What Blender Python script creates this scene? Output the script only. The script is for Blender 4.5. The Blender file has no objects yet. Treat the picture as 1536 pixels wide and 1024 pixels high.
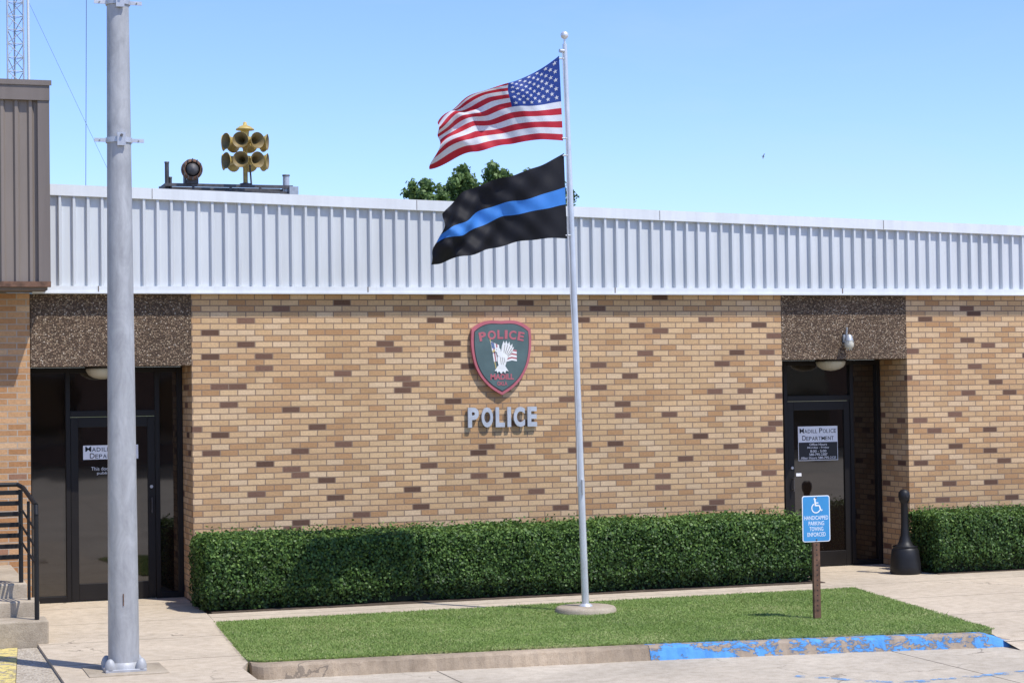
import bpy, math, random
import numpy as np
from mathutils import Vector, Matrix, Quaternion
random.seed(7); rng=np.random.default_rng(7)
scene=bpy.context.scene; col=scene.collection
rad=math.radians

# ------------------------------------------------------------------ materials
class NT:
    def __init__(s,mat):
        s.m=mat; mat.use_nodes=True; s.t=mat.node_tree; s.t.nodes.clear()
        s.out=s.n('ShaderNodeOutputMaterial')
    def n(s,typ,**k):
        nd=s.t.nodes.new(typ)
        for a,b in k.items(): setattr(nd,a,b)
        return nd
    def link(s,a,b): s.t.links.new(a,b)
    def set(s,sock,v):
        if isinstance(v,bpy.types.NodeSocket): s.link(v,sock)
        else:
            if isinstance(v,(tuple,list)) and len(v)==3 and sock.type=='RGBA': v=(*v,1)
            sock.default_value=v
    def M(s,op,a,b=0.0,c=None):
        nd=s.n('ShaderNodeMath',operation=op); s.set(nd.inputs[0],a); s.set(nd.inputs[1],b)
        if c is not None: s.set(nd.inputs[2],c)
        return nd.outputs[0]
    def mix(s,f,a,b,blend='MIX'):
        nd=s.n('ShaderNodeMix',data_type='RGBA',blend_type=blend)
        s.set(nd.inputs[0],f); s.set(nd.inputs[6],a); s.set(nd.inputs[7],b); return nd.outputs[2]
    def noise(s,vec,scale,detail=4,rough=.55,dist=0):
        nd=s.n('ShaderNodeTexNoise'); s.link(vec,nd.inputs['Vector'])
        nd.inputs['Scale'].default_value=scale; nd.inputs['Detail'].default_value=detail
        nd.inputs['Roughness'].default_value=rough; nd.inputs['Distortion'].default_value=dist
        return nd.outputs[0]
    def ramp(s,f,stops,interp='LINEAR'):
        nd=s.n('ShaderNodeValToRGB'); cr=nd.color_ramp; cr.interpolation=interp
        while len(cr.elements)>1: cr.elements.remove(cr.elements[-1])
        cr.elements[0].position=stops[0][0]; c=stops[0][1]; cr.elements[0].color=(*c,1) if isinstance(c,tuple) else (c,c,c,1)
        for p,c in stops[1:]:
            e=cr.elements.new(p); e.color=(*c,1) if isinstance(c,tuple) else (c,c,c,1)
        s.link(f,nd.inputs[0]); return nd.outputs[0]
    def bsdf(s,color,rough=.7,metal=0.0,spec=.5,bump=None,bdist=.01,bstr=1.0):
        b=s.n('ShaderNodeBsdfPrincipled'); s.set(b.inputs['Base Color'],color)
        s.set(b.inputs['Roughness'],rough); s.set(b.inputs['Metallic'],metal)
        s.set(b.inputs['Specular IOR Level'],spec)
        if bump is not None:
            bp=s.n('ShaderNodeBump'); bp.inputs['Distance'].default_value=bdist; bp.inputs['Strength'].default_value=bstr
            s.link(bump,bp.inputs['Height']); s.link(bp.outputs[0],b.inputs['Normal'])
        s.b=b; s.link(b.outputs[0],s.out.inputs[0]); return b
    def obj(s): 
        return s.n('ShaderNodeTexCoord').outputs['Object']
    def scalev(s,v,sc):
        nd=s.n('ShaderNodeMapping'); s.link(v,nd.inputs[0]); nd.inputs['Scale'].default_value=sc; return nd.outputs[0]

def newmat(name): return NT(bpy.data.materials.new(name))

def simple(name,c,rough=.6,metal=0.0,var=.15,scale=6,bump=.0,spec=.5):
    t=newmat(name); v=t.obj(); n=t.noise(v,scale,5,.6)
    lo=tuple(x*(1-var) for x in c); hi=tuple(min(1,x*(1+var)) for x in c)
    cc=t.ramp(n,[(.3,lo),(.7,hi)])
    n2=t.noise(v,scale*12,3,.5)
    r=t.M('ADD',t.M('MULTIPLY',t.M('SUBTRACT',n,.5),.25),rough)
    t.bsdf(cc,r,metal,spec,bump=n2 if bump else None,bdist=bump if bump else .01)
    return t.m

def brick_mat(name,tans,dark,mortar,w=.203,h=.0677,darkp=.85):
    t=newmat(name); v=t.obj(); sx=t.n('ShaderNodeSeparateXYZ'); t.link(v,sx.inputs[0])
    u=t.M('ADD',sx.outputs[0],sx.outputs[1]); z=sx.outputs[2]
    wob=t.M('MULTIPLY',t.M('SUBTRACT',t.noise(v,3,2),.5),.006)
    z=t.M('ADD',z,wob)
    r=t.M('DIVIDE',z,h); row=t.M('FLOOR',r); fr=t.M('SUBTRACT',r,row)
    off=t.M('MULTIPLY',t.M('FLOORED_MODULO',row,2),.5)
    c=t.M('ADD',t.M('DIVIDE',u,w),off); cl=t.M('FLOOR',c); fc=t.M('SUBTRACT',c,cl)
    def wn(a,b,k=0.):
        cx=t.n('ShaderNodeCombineXYZ'); t.set(cx.inputs[0],a); t.set(cx.inputs[1],b); cx.inputs[2].default_value=k
        q=t.n('ShaderNodeTexWhiteNoise',noise_dimensions='3D'); t.link(cx.outputs[0],q.inputs[0]); return q.outputs[0]
    rnd=wn(cl,row,3.3); rnd2=wn(cl,row,9.1)
    # one darker header per small block of bricks
    shift=t.M('MULTIPLY',t.M('FLOOR',t.M('DIVIDE',row,3)),2); by=t.M('FLOOR',t.M('DIVIDE',row,3))
    bx=t.M('FLOOR',t.M('DIVIDE',t.M('ADD',cl,shift),5))
    cin=t.M('FLOORED_MODULO',t.M('ADD',cl,shift),5); rin=t.M('FLOORED_MODULO',row,3)
    p1=t.M('FLOOR',t.M('MULTIPLY',wn(bx,by,1.7),4.99)); p2=t.M('FLOOR',t.M('MULTIPLY',wn(bx,by,5.9),2.99))
    dk=t.M('MULTIPLY',t.M('MULTIPLY',t.M('COMPARE',cin,p1,.3),t.M('COMPARE',rin,p2,.3)),t.M('LESS_THAN',wn(bx,by,12.),darkp))
    base=t.ramp(rnd,[(i/len(tans),c_) for i,c_ in enumerate(tans)],'CONSTANT')
    base=t.mix(dk,base,t.mix(rnd2,dark,tuple(x*1.6 for x in dark)))
    fine=t.noise(v,45,4,.7); big=t.noise(v,.8,3)
    base=t.mix(1.0,base,t.ramp(fine,[(.25,(.78,.77,.76)),(.7,(1.1,1.08,1.05))]),'MULTIPLY')
    base=t.mix(1.0,base,t.ramp(big,[(.3,(.93,.92,.91)),(.7,(1.04,1.04,1.04))]),'MULTIPLY')
    base=t.mix(1.0,base,t.ramp(rnd2,[(0,(.92,.91,.90)),(1,(1.06,1.06,1.06))]),'MULTIPLY')
    st=t.noise(t.scalev(v,(5,5,.5)),1.0,4,.6)
    base=t.mix(1.0,base,t.ramp(st,[(.3,(.95,.94,.93)),(.55,(1,1,1))]),'MULTIPLY')
    mk=t.M('MAXIMUM',t.M('LESS_THAN',fr,.17),t.M('LESS_THAN',fc,.06))
    colr=t.mix(mk,base,mortar)
    hgt=t.M('ADD',t.M('SUBTRACT',1.0,mk),t.M('MULTIPLY',fine,.35))
    t.bsdf(colr,.85,0,.25,bump=hgt,bdist=.014,bstr=.9)
    return t.m

def concrete(name,c,stain=.35,jx=0,jy=0,crack=True):
    t=newmat(name); v=t.obj()
    a=t.noise(v,.7,6,.65,.4); b=t.noise(v,9,5,.65); d=t.noise(v,90,3,.7)
    base=t.mix(t.ramp(a,[(.3,0.),(.72,1.)]),tuple(x*(1-stain) for x in c),tuple(x*1.08 for x in c))
    base=t.mix(1.0,base,t.ramp(b,[(.25,(.80,.78,.75)),(.6,(1.04,1.04,1.04))]),'MULTIPLY')
    base=t.mix(1.0,base,t.ramp(d,[(.2,(.68,.66,.64)),(.5,(1.0,1.0,1.0)),(.8,(1.12,1.12,1.12))]),'MULTIPLY')
    sp_=t.noise(v,26,2,.5); base=t.mix(t.M('MULTIPLY',t.ramp(sp_,[(.71,0.),(.75,1.)]),.4),base,(.16,.13,.10))
    hgt=d
    sx=t.n('ShaderNodeSeparateXYZ'); t.link(v,sx.inputs[0])
    if crack:
        vo=t.n('ShaderNodeTexVoronoi',feature='DISTANCE_TO_EDGE'); vo.inputs['Scale'].default_value=.30
        mp=t.n('ShaderNodeVectorMath',operation='ADD'); t.link(v,mp.inputs[0])
        nn=t.n('ShaderNodeTexNoise'); nn.inputs['Scale'].default_value=2.0; nn.inputs['Detail'].default_value=6; t.link(v,nn.inputs['Vector'])
        sc=t.n('ShaderNodeVectorMath',operation='SCALE'); t.link(nn.outputs[1],sc.inputs[0]); sc.inputs['Scale'].default_value=.9
        t.link(sc.outputs[0],mp.inputs[1]); t.link(mp.outputs[0],vo.inputs['Vector'])
        ck=t.M('MULTIPLY',t.M('LESS_THAN',vo.outputs[0],.0025),t.ramp(a,[(.45,0.),(.55,1.)]))
        base=t.mix(t.M('MULTIPLY',ck,.6),base,(.12,.10,.08))
    for sp,o in ((jx,0),(jy,1)):
        if sp:
            f=t.M('FRACT',t.M('DIVIDE',t.M('ADD',sx.outputs[o],100.3),sp))
            ln=t.M('LESS_THAN',f,.016/sp)
            base=t.mix(t.M('MULTIPLY',ln,.8),base,(.06,.05,.04))
            hgt=t.M('SUBTRACT',hgt,t.M('MULTIPLY',ln,2))
    t.bsdf(base,.9,0,.2,bump=hgt,bdist=.005)
    return t.m

def worn_paint(name,paint,under,thr=.52,scale=6):
    t=newmat(name); v=t.obj()
    a=t.noise(t.scalev(v,(1,1,2)),scale,8,.8,.3); d=t.noise(v,80,3)
    f=t.ramp(a,[(thr,0.),(thr+.02,1.)])
    p=t.mix(t.noise(v,9,5,.7),tuple(x*.75 for x in paint),tuple(min(1,x*1.3+.04) for x in paint))
    u=t.mix(t.noise(v,20,4),tuple(x*.6 for x in under),under)
    t.bsdf(t.mix(f,p,u),.75,0,.3,bump=t.M('ADD',d,t.M('MULTIPLY',f,-1.5)),bdist=.003)
    return t.m

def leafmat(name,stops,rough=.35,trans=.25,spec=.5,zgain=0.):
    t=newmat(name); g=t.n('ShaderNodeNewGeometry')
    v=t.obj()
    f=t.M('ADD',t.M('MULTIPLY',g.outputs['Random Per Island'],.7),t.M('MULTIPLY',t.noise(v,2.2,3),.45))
    if zgain:   # light from above painted into leaf colour: pale top with new growth, darker base
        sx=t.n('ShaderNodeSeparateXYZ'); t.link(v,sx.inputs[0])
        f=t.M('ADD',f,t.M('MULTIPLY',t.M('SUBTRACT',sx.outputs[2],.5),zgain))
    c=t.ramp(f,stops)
    b=t.bsdf(c,rough,0,spec)
    tr=t.n('ShaderNodeBsdfTranslucent'); t.link(c,tr.inputs[0])
    mx=t.n('ShaderNodeMixShader'); mx.inputs[0].default_value=trans
    t.link(b.outputs[0],mx.inputs[1]); t.link(tr.outputs[0],mx.inputs[2]); t.link(mx.outputs[0],t.out.inputs[0])
    return t.m

def cloth(name,c):
    t=newmat(name); v=t.obj()
    w=t.noise(t.scalev(v,(1,1,1)),220,2); n=t.noise(v,5,3)
    cc=t.mix(n,tuple(x*.88 for x in c),tuple(min(1,x*1.08) for x in c))
    b=t.bsdf(cc,.65,0,.3,bump=w,bdist=.001)
    tr=t.n('ShaderNodeBsdfTranslucent'); t.link(cc,tr.inputs[0])
    mx=t.n('ShaderNodeMixShader'); mx.inputs[0].default_value=.3
    t.link(b.outputs[0],mx.inputs[1]); t.link(tr.outputs[0],mx.inputs[2]); t.link(mx.outputs[0],t.out.inputs[0])
    return t.m

def panelmat(name,c,streak=.12,rough=.42,metal=0.,spots=.25,mottle=0.):
    t=newmat(name); v=t.obj()
    s1=t.noise(t.scalev(v,(9,9,.6)),1.0,5,.6); s2=t.noise(v,.6,3); s3=t.noise(v,40,3)
    cc=t.mix(t.ramp(s1,[(.35,0.),(.75,1.)]),c,tuple(x*(1-streak) for x in c))
    cc=t.mix(1.0,cc,t.ramp(s2,[(.3,(.94,.94,.93)),(.7,(1.03,1.03,1.03))]),'MULTIPLY')
    if mottle:
        m1=t.noise(t.scalev(v,(1,1,.45)),7,6,.75,.6)
        cc=t.mix(1.0,cc,t.ramp(m1,[(.35,(1-mottle,1-mottle,1-mottle*.95)),(.65,(1.1,1.1,1.1))]),'MULTIPLY')
    cc=t.mix(t.M('MULTIPLY',t.ramp(s3,[(.72,0.),(.78,1.)]),spots),cc,(.25,.2,.15))
    t.bsdf(cc,t.M('ADD',t.M('MULTIPLY',s1,.15),rough),metal,.4)
    return t.m

def pebble():
    t=newmat('exposed_aggregate'); v=t.obj()
    vo=t.n('ShaderNodeTexVoronoi'); vo.inputs['Scale'].default_value=58; t.link(v,vo.inputs['Vector'])
    sc=t.n('ShaderNodeSeparateColor'); t.link(vo.outputs['Color'],sc.inputs[0])
    c=t.ramp(sc.outputs[0],[(0,(.10,.065,.045)),(.3,(.19,.13,.085)),(.55,(.28,.195,.13)),(.8,(.37,.28,.19)),(.95,(.48,.39,.30))],'CONSTANT')
    d=t.ramp(vo.outputs['Distance'],[(.36,1.),(.68,0.)])
    cc=t.mix(d,(.09,.062,.042),c)
    cc=t.mix(1.0,cc,t.ramp(t.noise(v,1.5,3),[(.3,(.8,.8,.8)),(.7,(1.1,1.1,1.1))]),'MULTIPLY')
    t.bsdf(cc,.85,0,.2,bump=d,bdist=.008); return t.m

BR=brick_mat('tan_brick',[(.60,.405,.225),(.64,.455,.275),(.53,.335,.18),(.62,.43,.245),(.65,.475,.30),(.46,.27,.135),(.61,.41,.23),(.56,.37,.20),(.50,.31,.16),(.625,.435,.25)],(.125,.070,.048),(.255,.175,.12),darkp=.96)
BR2=brick_mat('orange_brick',[(.54,.32,.165),(.47,.26,.125),(.59,.39,.225),(.43,.225,.10),(.51,.30,.15)],(.24,.13,.08),(.42,.34,.26),darkp=.25)
AGG=pebble()
WHITE=panelmat('white_painted_metal',(.60,.62,.635),.14)
TRIM=panelmat('white_trim_metal',(.70,.72,.73),.12)
TAUPE=panelmat('taupe_painted_metal',(.235,.195,.165),.15)
TAUPE2=panelmat('taupe_trim_metal',(.19,.158,.138),.2)
GALV=simple('galvanized_steel',(.50,.51,.53),.45,.5,.14,5,.0)
POLEM=panelmat('weathered_aluminium_paint',(.44,.445,.45),.28,.5,.15,.4,.22)
FPOLE=simple('brushed_aluminium',(.64,.65,.66),.38,.5,.12,3)
BRONZE=simple('dark_bronze_frame',(.012,.010,.009),.5,.0,.15,4,0,.3)
BLACKM=simple('black_metal_paint',(.010,.010,.011),.5,.0,.2,6,0,.35)
RUST=simple('rusty_steel',(.15,.08,.05),.85,.1,.5,14,.002)
DARKST=simple('dark_steel',(.09,.085,.085),.6,.5,.4,9)
YEL=simple('faded_yellow_paint',(.46,.34,.10),.5,.0,.3,10)
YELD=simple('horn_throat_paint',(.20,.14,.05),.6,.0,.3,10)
CONC=concrete('sidewalk_concrete',(.55,.46,.345),.16,0,1.52)
CONC2=concrete('lot_concrete',(.53,.46,.36),.24,4.2,0)
CURBM=concrete('curb_concrete',(.42,.33,.235),.5)
STEPM=concrete('step_concrete',(.50,.42,.315),.45,0,0,False)
BLUEP=worn_paint('worn_blue_paint',(.07,.27,.60),(.42,.33,.24),.50,4.0)
SOIL=simple('soil',(.10,.07,.045),.95,0,.4,9,.02)
REDBR=simple('red_brown_stucco',(.30,.15,.09),.9,0,.2,3)
ROOFM=simple('roof_membrane',(.3,.3,.29),.9,0,.1,3)
GLOBE=simple('frosted_lamp_glass',(.50,.47,.38),.3,0,.1,5)
LGRAY=simple('gray_cast_housing',(.38,.40,.42),.45,.3,.15,20)
WHITEP=simple('white_vinyl',(.90,.90,.90),.5,0,.03,8)
SIGNW=simple('white_reflective',(.80,.82,.84),.4,0,.04,8)
SIGNB=simple('blue_sign_enamel',(.045,.27,.56),.35,0,.06,6)
BLK=simple('black_vinyl',(.012,.012,.013),.5,0,.1,8)
LETT=simple('cast_letter_metal',(.50,.52,.55),.4,.3,.12,8)
SHR=simple('shield_red',(.44,.115,.14),.6,0,.1,6)
SHG=simple('shield_dark_green',(.080,.125,.125),.55,0,.15,6)
SHD=simple('shield_outline',(.03,.03,.03),.5,0,.1,6)
EAG=simple('eagle_cream',(.76,.76,.74),.6,0,.08,10)
EAGB=simple('eagle_gray_brown',(.30,.27,.24),.6,0,.25,20)
BEAK=simple('eagle_beak_yellow',(.60,.45,.15),.6,0,.1,20)
EMR=simple('emblem_muted_red',(.42,.15,.16),.6,0,.1,10)
EMB=simple('emblem_muted_blue',(.12,.17,.30),.6,0,.1,10)
GRASSB=leafmat('grass_blade',[(.15,(.13,.20,.045)),(.5,(.20,.295,.075)),(.8,(.28,.37,.115)),(1.0,(.46,.45,.24))],.7,.25,.2)
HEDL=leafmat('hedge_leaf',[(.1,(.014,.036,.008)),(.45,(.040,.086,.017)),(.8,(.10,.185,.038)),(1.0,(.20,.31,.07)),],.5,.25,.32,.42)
TREEL=leafmat('tree_leaf',[(.1,(.07,.12,.035)),(.5,(.14,.22,.065)),(.9,(.21,.31,.10)),(1.,(.26,.35,.13))],.55,.4,.35)
BARK=simple('bark',(.13,.095,.07),.95,0,.3,12,.02)
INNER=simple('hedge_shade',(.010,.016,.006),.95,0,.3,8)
FR=cloth('flag_red',(.48,.022,.04)); FW=cloth('flag_white',(.70,.71,.74)); FB=cloth('flag_navy',(.022,.055,.25))
FK=cloth('flag_black',(.013,.013,.017)); FBL=cloth('flag_blue_line',(.06,.25,.68))
def glassmat():
    t=newmat('dark_tinted_glass'); v=t.obj()
    b=t.bsdf((.012,.008,.006),.03,0,.5,bump=t.noise(v,1.3,2),bdist=.0015); b.inputs['IOR'].default_value=1.9; return t.m
GLASS=glassmat()
def turf():
    t=newmat('turf'); v=t.obj()
    a=t.noise(v,1.3,5,.65,.3); b=t.noise(v,25,4,.7)
    c=t.mix(t.ramp(a,[(.42,0.),(.68,1.)]),(.17,.24,.06),(.33,.34,.15))
    c=t.mix(1.0,c,t.ramp(b,[(.25,(.6,.6,.6)),(.7,(1.2,1.2,1.2))]),'MULTIPLY')
    t.bsdf(c,.9,0,.1,bump=b,bdist=.02); return t.m
TURF=turf()
def groundm():
    t=newmat('dry_ground'); v=t.obj()
    a=t.noise(v,.05,6,.6); b=t.noise(v,6,4,.6)
    c=t.mix(t.ramp(a,[(.4,0.),(.6,1.)]),(.10,.12,.045),(.22,.18,.12))
    c=t.mix(1.0,c,t.ramp(b,[(.3,(.75,.75,.75)),(.7,(1.1,1.1,1.1))]),'MULTIPLY')
    t.bsdf(c,.95,0,.1); return t.m
GRND=groundm()
def gravelm():
    t=newmat('gravel_bits'); v=t.obj()
    vo=t.n('ShaderNodeTexVoronoi'); vo.inputs['Scale'].default_value=55; t.link(v,vo.inputs['Vector'])
    sc=t.n('ShaderNodeSeparateColor'); t.link(vo.outputs['Color'],sc.inputs[0])
    c=t.ramp(sc.outputs[0],[(0,(.30,.25,.19)),(.4,(.40,.34,.26)),(.8,(.50,.44,.35))])
    t.bsdf(c,.9,0,.2,bump=vo.outputs[0],bdist=.01); return t.m
GRAV=gravelm()
def wornline(name,c,thr):
    t=newmat(name); v=t.obj(); a=t.noise(v,7,6,.75)
    b=t.bsdf(c,.8,0,.2); tr=t.n('ShaderNodeBsdfTransparent'); mx=t.n('ShaderNodeMixShader')
    t.link(t.ramp(a,[(thr,0.),(thr+.10,1.)]),mx.inputs[0]); t.link(b.outputs[0],mx.inputs[1]); t.link(tr.outputs[0],mx.inputs[2])
    t.link(mx.outputs[0],t.out.inputs[0]); return t.m
BLINE=wornline('faded_blue_line',(.18,.34,.56),.42)
YLINE=worn_paint('faded_yellow_line',(.62,.50,.17),(.50,.43,.32),.53,9)

# ------------------------------------------------------------------ mesh builder
class B:
    def __init__(s): s.v=[];s.f=[];s.mi=[];s.sm=[];s.mats=[]
    def m(s,mat):
        if mat not in s.mats: s.mats.append(mat)
        return s.mats.index(mat)
    def add(s,vs,fs,mat,smooth=False):
        o=len(s.v); s.v+= [tuple(x) for x in vs]; k=s.m(mat)
        for f in fs: s.f.append(tuple(i+o for i in f)); s.mi.append(k); s.sm.append(smooth)
    def box(s,x0,x1,y0,y1,z0,z1,mat):
        vs=[(x0,y0,z0),(x1,y0,z0),(x1,y1,z0),(x0,y1,z0),(x0,y0,z1),(x1,y0,z1),(x1,y1,z1),(x0,y1,z1)]
        s.add(vs,[(0,3,2,1),(4,5,6,7),(0,1,5,4),(1,2,6,5),(2,3,7,6),(3,0,4,7)],mat)
    def prism(s,pts,z0,z1,mat):
        a=sum(pts[i][0]*pts[(i+1)%len(pts)][1]-pts[(i+1)%len(pts)][0]*pts[i][1] for i in range(len(pts)))
        if a<0: pts=pts[::-1]
        n=len(pts); vs=[(x,y,z0) for x,y in pts]+[(x,y,z1) for x,y in pts]
        s.add(vs,[tuple(range(n,2*n)),tuple(range(n-1,-1,-1))]+[(i,(i+1)%n,n+(i+1)%n,n+i) for i in range(n)],mat)
    def plate(s,pts,y0,y1,mat):
        a=sum(pts[i][0]*pts[(i+1)%len(pts)][1]-pts[(i+1)%len(pts)][0]*pts[i][1] for i in range(len(pts)))
        if a<0: pts=pts[::-1]
        n=len(pts); vs=[(x,y0,z) for x,z in pts]+[(x,y1,z) for x,z in pts]
        s.add(vs,[tuple(range(n)),tuple(range(2*n-1,n-1,-1))]+[(i,n+i,n+(i+1)%n,(i+1)%n) for i in range(n)],mat)
    def lathe(s,o,axis,prof,n,mat,smooth=True,cap0=False,cap1=False):
        ax=Vector(axis).normalized(); q=Vector((0,0,1)).rotation_difference(ax); o=Vector(o)
        vs=[]
        for (t,r) in prof:
            for i in range(n):
                a=2*math.pi*i/n; p=q@Vector((r*math.cos(a),r*math.sin(a),t))+o; vs.append(tuple(p))
        fs=[]
        for k in range(len(prof)-1):
            for i in range(n):
                j=(i+1)%n; fs.append((k*n+i,k*n+j,(k+1)*n+j,(k+1)*n+i))
        s.add(vs,fs,mat,smooth)
        if cap0: s.add(vs[:n],[tuple(range(n-1,-1,-1))],mat)
        if cap1: s.add(vs[-n:],[tuple(range(n))],mat)
    def cyl(s,p0,p1,r0,mat,r1=None,n=12,smooth=True):
        r1=r0 if r1 is None else r1; d=Vector(p1)-Vector(p0)
        s.lathe(p0,d,[(0,r0),(d.length,r1)],n,mat,smooth,True,True)
    def sphere(s,c,r,mat,n=16,sz=1.0):
        prof=[(-r*sz*math.cos(math.pi*k/10),max(1e-4,r*math.sin(math.pi*k/10))) for k in range(11)]
        s.lathe(c,(0,0,1),prof,n,mat)
    def ribbon(s,pts,w,y0,y1,mat):
        for i in range(len(pts)-1):
            a=Vector(pts[i]);b=Vector(pts[i+1]);d=(b-a)
            if d.length<1e-6: continue
            nn=Vector((-d.y,d.x)).normalized()*w/2
            s.plate([tuple(a+nn),tuple(b+nn),tuple(b-nn),tuple(a-nn)],y0,y1,mat)
    def build(s,name,origin=(0,0,0),parent=None,bevel=0):
        me=bpy.data.meshes.new(name); o=Vector(origin)
        me.from_pydata([(x-o.x,y-o.y,z-o.z) for x,y,z in s.v],[],s.f)
        for m_ in s.mats: me.materials.append(m_)
        me.polygons.foreach_set('material_index',s.mi); me.polygons.foreach_set('use_smooth',s.sm); me.update()
        ob=bpy.data.objects.new(name,me); col.objects.link(ob)
        if parent is not None: ob.parent=parent
        else: ob.location=o
        if bevel:
            md=ob.modifiers.new('bevel','BEVEL'); md.width=bevel; md.segments=2; md.limit_method='ANGLE'; md.angle_limit=rad(50)
        return ob
def empty(name,origin,label,cat,group=None):
    e=bpy.data.objects.new(name,None); e.location=origin; e.empty_display_size=.2; col.objects.link(e)
    tag(e,label,cat,group); return e
def tag(o,label,cat,group=None):
    o["label"]=label; o["category"]=cat
    if group: o["group"]=group
    return o
def struct(o,label=None):
    o["kind"]="structure"
    if label: o["label"]=label; o["category"]=o.name.replace('_',' ')
    return o

def text_data(body,off=0.0):
    cu=bpy.data.curves.new('t','FONT'); cu.body=body; cu.size=1; cu.offset=off; cu.extrude=0; cu.fill_mode='FRONT'; cu.resolution_u=4
    ob=bpy.data.objects.new('t',cu); col.objects.link(ob)
    dg=bpy.context.evaluated_depsgraph_get(); me=bpy.data.meshes.new_from_object(ob.evaluated_get(dg))
    vs=[(v.co.x,v.co.y) for v in me.vertices]; fs=[tuple(p.vertices) for p in me.polygons]
    bpy.data.objects.remove(ob); bpy.data.curves.remove(cu); bpy.data.meshes.remove(me)
    return vs,fs
def put_text(b,body,cx,cz,w,h,y,mat,off=0.02,depth=.002,rot=0.):
    vs,fs=text_data(body,off)
    xs=[v[0] for v in vs];zs=[v[1] for v in vs]
    x0,x1,z0,z1=min(xs),max(xs),min(zs),max(zs)
    sx=w/(x1-x0); sz=h/(z1-z0)
    pts=[]
    for x,z in vs:
        a=(x-(x0+x1)/2)*sx; c=(z-(z0+z1)/2)*sz
        pts.append((cx+a*math.cos(rot)-c*math.sin(rot),cz+a*math.sin(rot)+c*math.cos(rot)))
    n=len(pts)
    ec={}
    for f in fs:
        for i in range(len(f)):
            e=(f[i],f[(i+1)%len(f)]); k=tuple(sorted(e)); ec.setdefault(k,[]).append(e)
    V=[(x,y-depth,z) for x,z in pts]+[(x,y,z) for x,z in pts]
    F=[f for f in fs]
    for k,es in ec.items():
        if len(es)==1:
            a,c=es[0]; F.append((c,a,a+n,c+n))
    b.add(V,F,mat)
def small_caps(b,words,x0,x1,zb,hbig,y,mat,off=.004):
    # words with a taller first capital, set on a common baseline zb
    hs=hbig*.78; units=[]
    for wi,wd in enumerate(words):
        for ci,ch in enumerate(wd):
            u={'M':1.1,'I':.38,'L':.66,'E':.74,'P':.82,'R':.86,'N':.92,'T':.82,'A':.96,'D':.94,'O':1.0,'C':.92}[ch]*(1.15 if ci==0 else .9)
            units.append((ch,u,ci==0,.16))
        if wi<len(words)-1: units.append((' ',.45,False,0))
    tot=sum(u+g for _,u,_,g in units)-.16; k=(x1-x0)/tot; x=x0
    for ch,u,bigc,g in units:
        if ch!=' ':
            h=hbig if bigc else hs
            put_text(b,ch,x+u*k/2,zb+h/2,u*k if ch!='I' else u*k*.45,h,y,mat,off)
        x+=(u+g)*k

def leaves(centers,normals,ln,wd,jit=.8):
    N=len(centers)
    nn=normals+rng.normal(0,jit,(N,3)); nn/=np.linalg.norm(nn,axis=1)[:,None]
    t=rng.normal(0,1,(N,3)); t-=nn*np.sum(t*nn,1)[:,None]; t/=np.linalg.norm(t,axis=1)[:,None]
    bb=np.cross(nn,t)
    s=rng.uniform(.7,1.3,(N,1)); L=t*ln*s; W=bb*wd*s
    V=np.stack([centers-L,centers+W,centers+L*1.0,centers-W],1).reshape(-1,3)
    F=np.arange(N*4).reshape(-1,4)
    return V,F

def bump3(x,y,z,seed=0,f=1.0):
    r=np.random.default_rng(seed); o=0
    for k in range(6):
        a=r.uniform(-1,1,3)*f*(1+k*.7); p=r.uniform(0,6.28)
        o=o+np.sin(x*a[0]*4+y*a[1]*4+z*a[2]*4+p)/(1+k*.5)
    return o/3.

# ------------------------------------------------------------------ camera
TH,PI_,RO=0.3216,0.0251,0.0143; FPX=2899.07
Fv=Vector((math.sin(TH)*math.cos(PI_),math.cos(TH)*math.cos(PI_),math.sin(PI_)))
Rv=Vector((math.cos(TH),-math.sin(TH),0)); Uv=Rv.cross(Fv)
CR=Rv*math.cos(RO)-Uv*math.sin(RO); CU=Rv*math.sin(RO)+Uv*math.cos(RO)
cd=bpy.data.cameras.new('camera'); cam=bpy.data.objects.new('camera',cd); col.objects.link(cam)
mw=Matrix(((CR.x,CU.x,-Fv.x,0),(CR.y,CU.y,-Fv.y,-21.6978),(CR.z,CU.z,-Fv.z,2.3263),(0,0,0,1)))
cam.matrix_world=mw; cd.sensor_fit='HORIZONTAL'; cd.sensor_width=36; cd.lens=FPX/1536*36; cd.clip_end=3000; cd.clip_start=.1
scene.camera=cam

# ------------------------------------------------------------------ light
EL,AZ=rad(59),rad(34)
sv=Vector((math.sin(AZ)*math.cos(EL),-math.cos(AZ)*math.cos(EL),math.sin(EL)))
sd=bpy.data.lights.new('sun','SUN'); sd.energy=5.0; sd.angle=rad(.5); sd.color=(1,.965,.90)
so=bpy.data.objects.new('sun',sd); so.rotation_euler=sv.to_track_quat('Z','Y').to_euler(); so.location=(10,-30,40); col.objects.link(so)
w=bpy.data.worlds.new("World"); scene.world=w; w.use_nodes=True; nt=w.node_tree; nt.nodes.clear()
sky=nt.nodes.new('ShaderNodeTexSky'); sky.sky_type='NISHITA'; sky.sun_disc=False; sky.sun_elevation=EL; sky.sun_rotation=math.pi-AZ
sky.air_density=1.0; sky.dust_density=.15; sky.ozone_density=2.0; sky.altitude=300
tc=nt.nodes.new('ShaderNodeTexCoord'); mp=nt.nodes.new('ShaderNodeMapping'); mp.inputs['Scale'].default_value=(2,2,9); mp.inputs['Rotation'].default_value=(.15,.1,.3)
nz=nt.nodes.new('ShaderNodeTexNoise'); nz.inputs['Scale'].default_value=2.2; nz.inputs['Detail'].default_value=7; nz.inputs['Roughness'].default_value=.6; nz.inputs['Distortion'].default_value=.5
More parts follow.
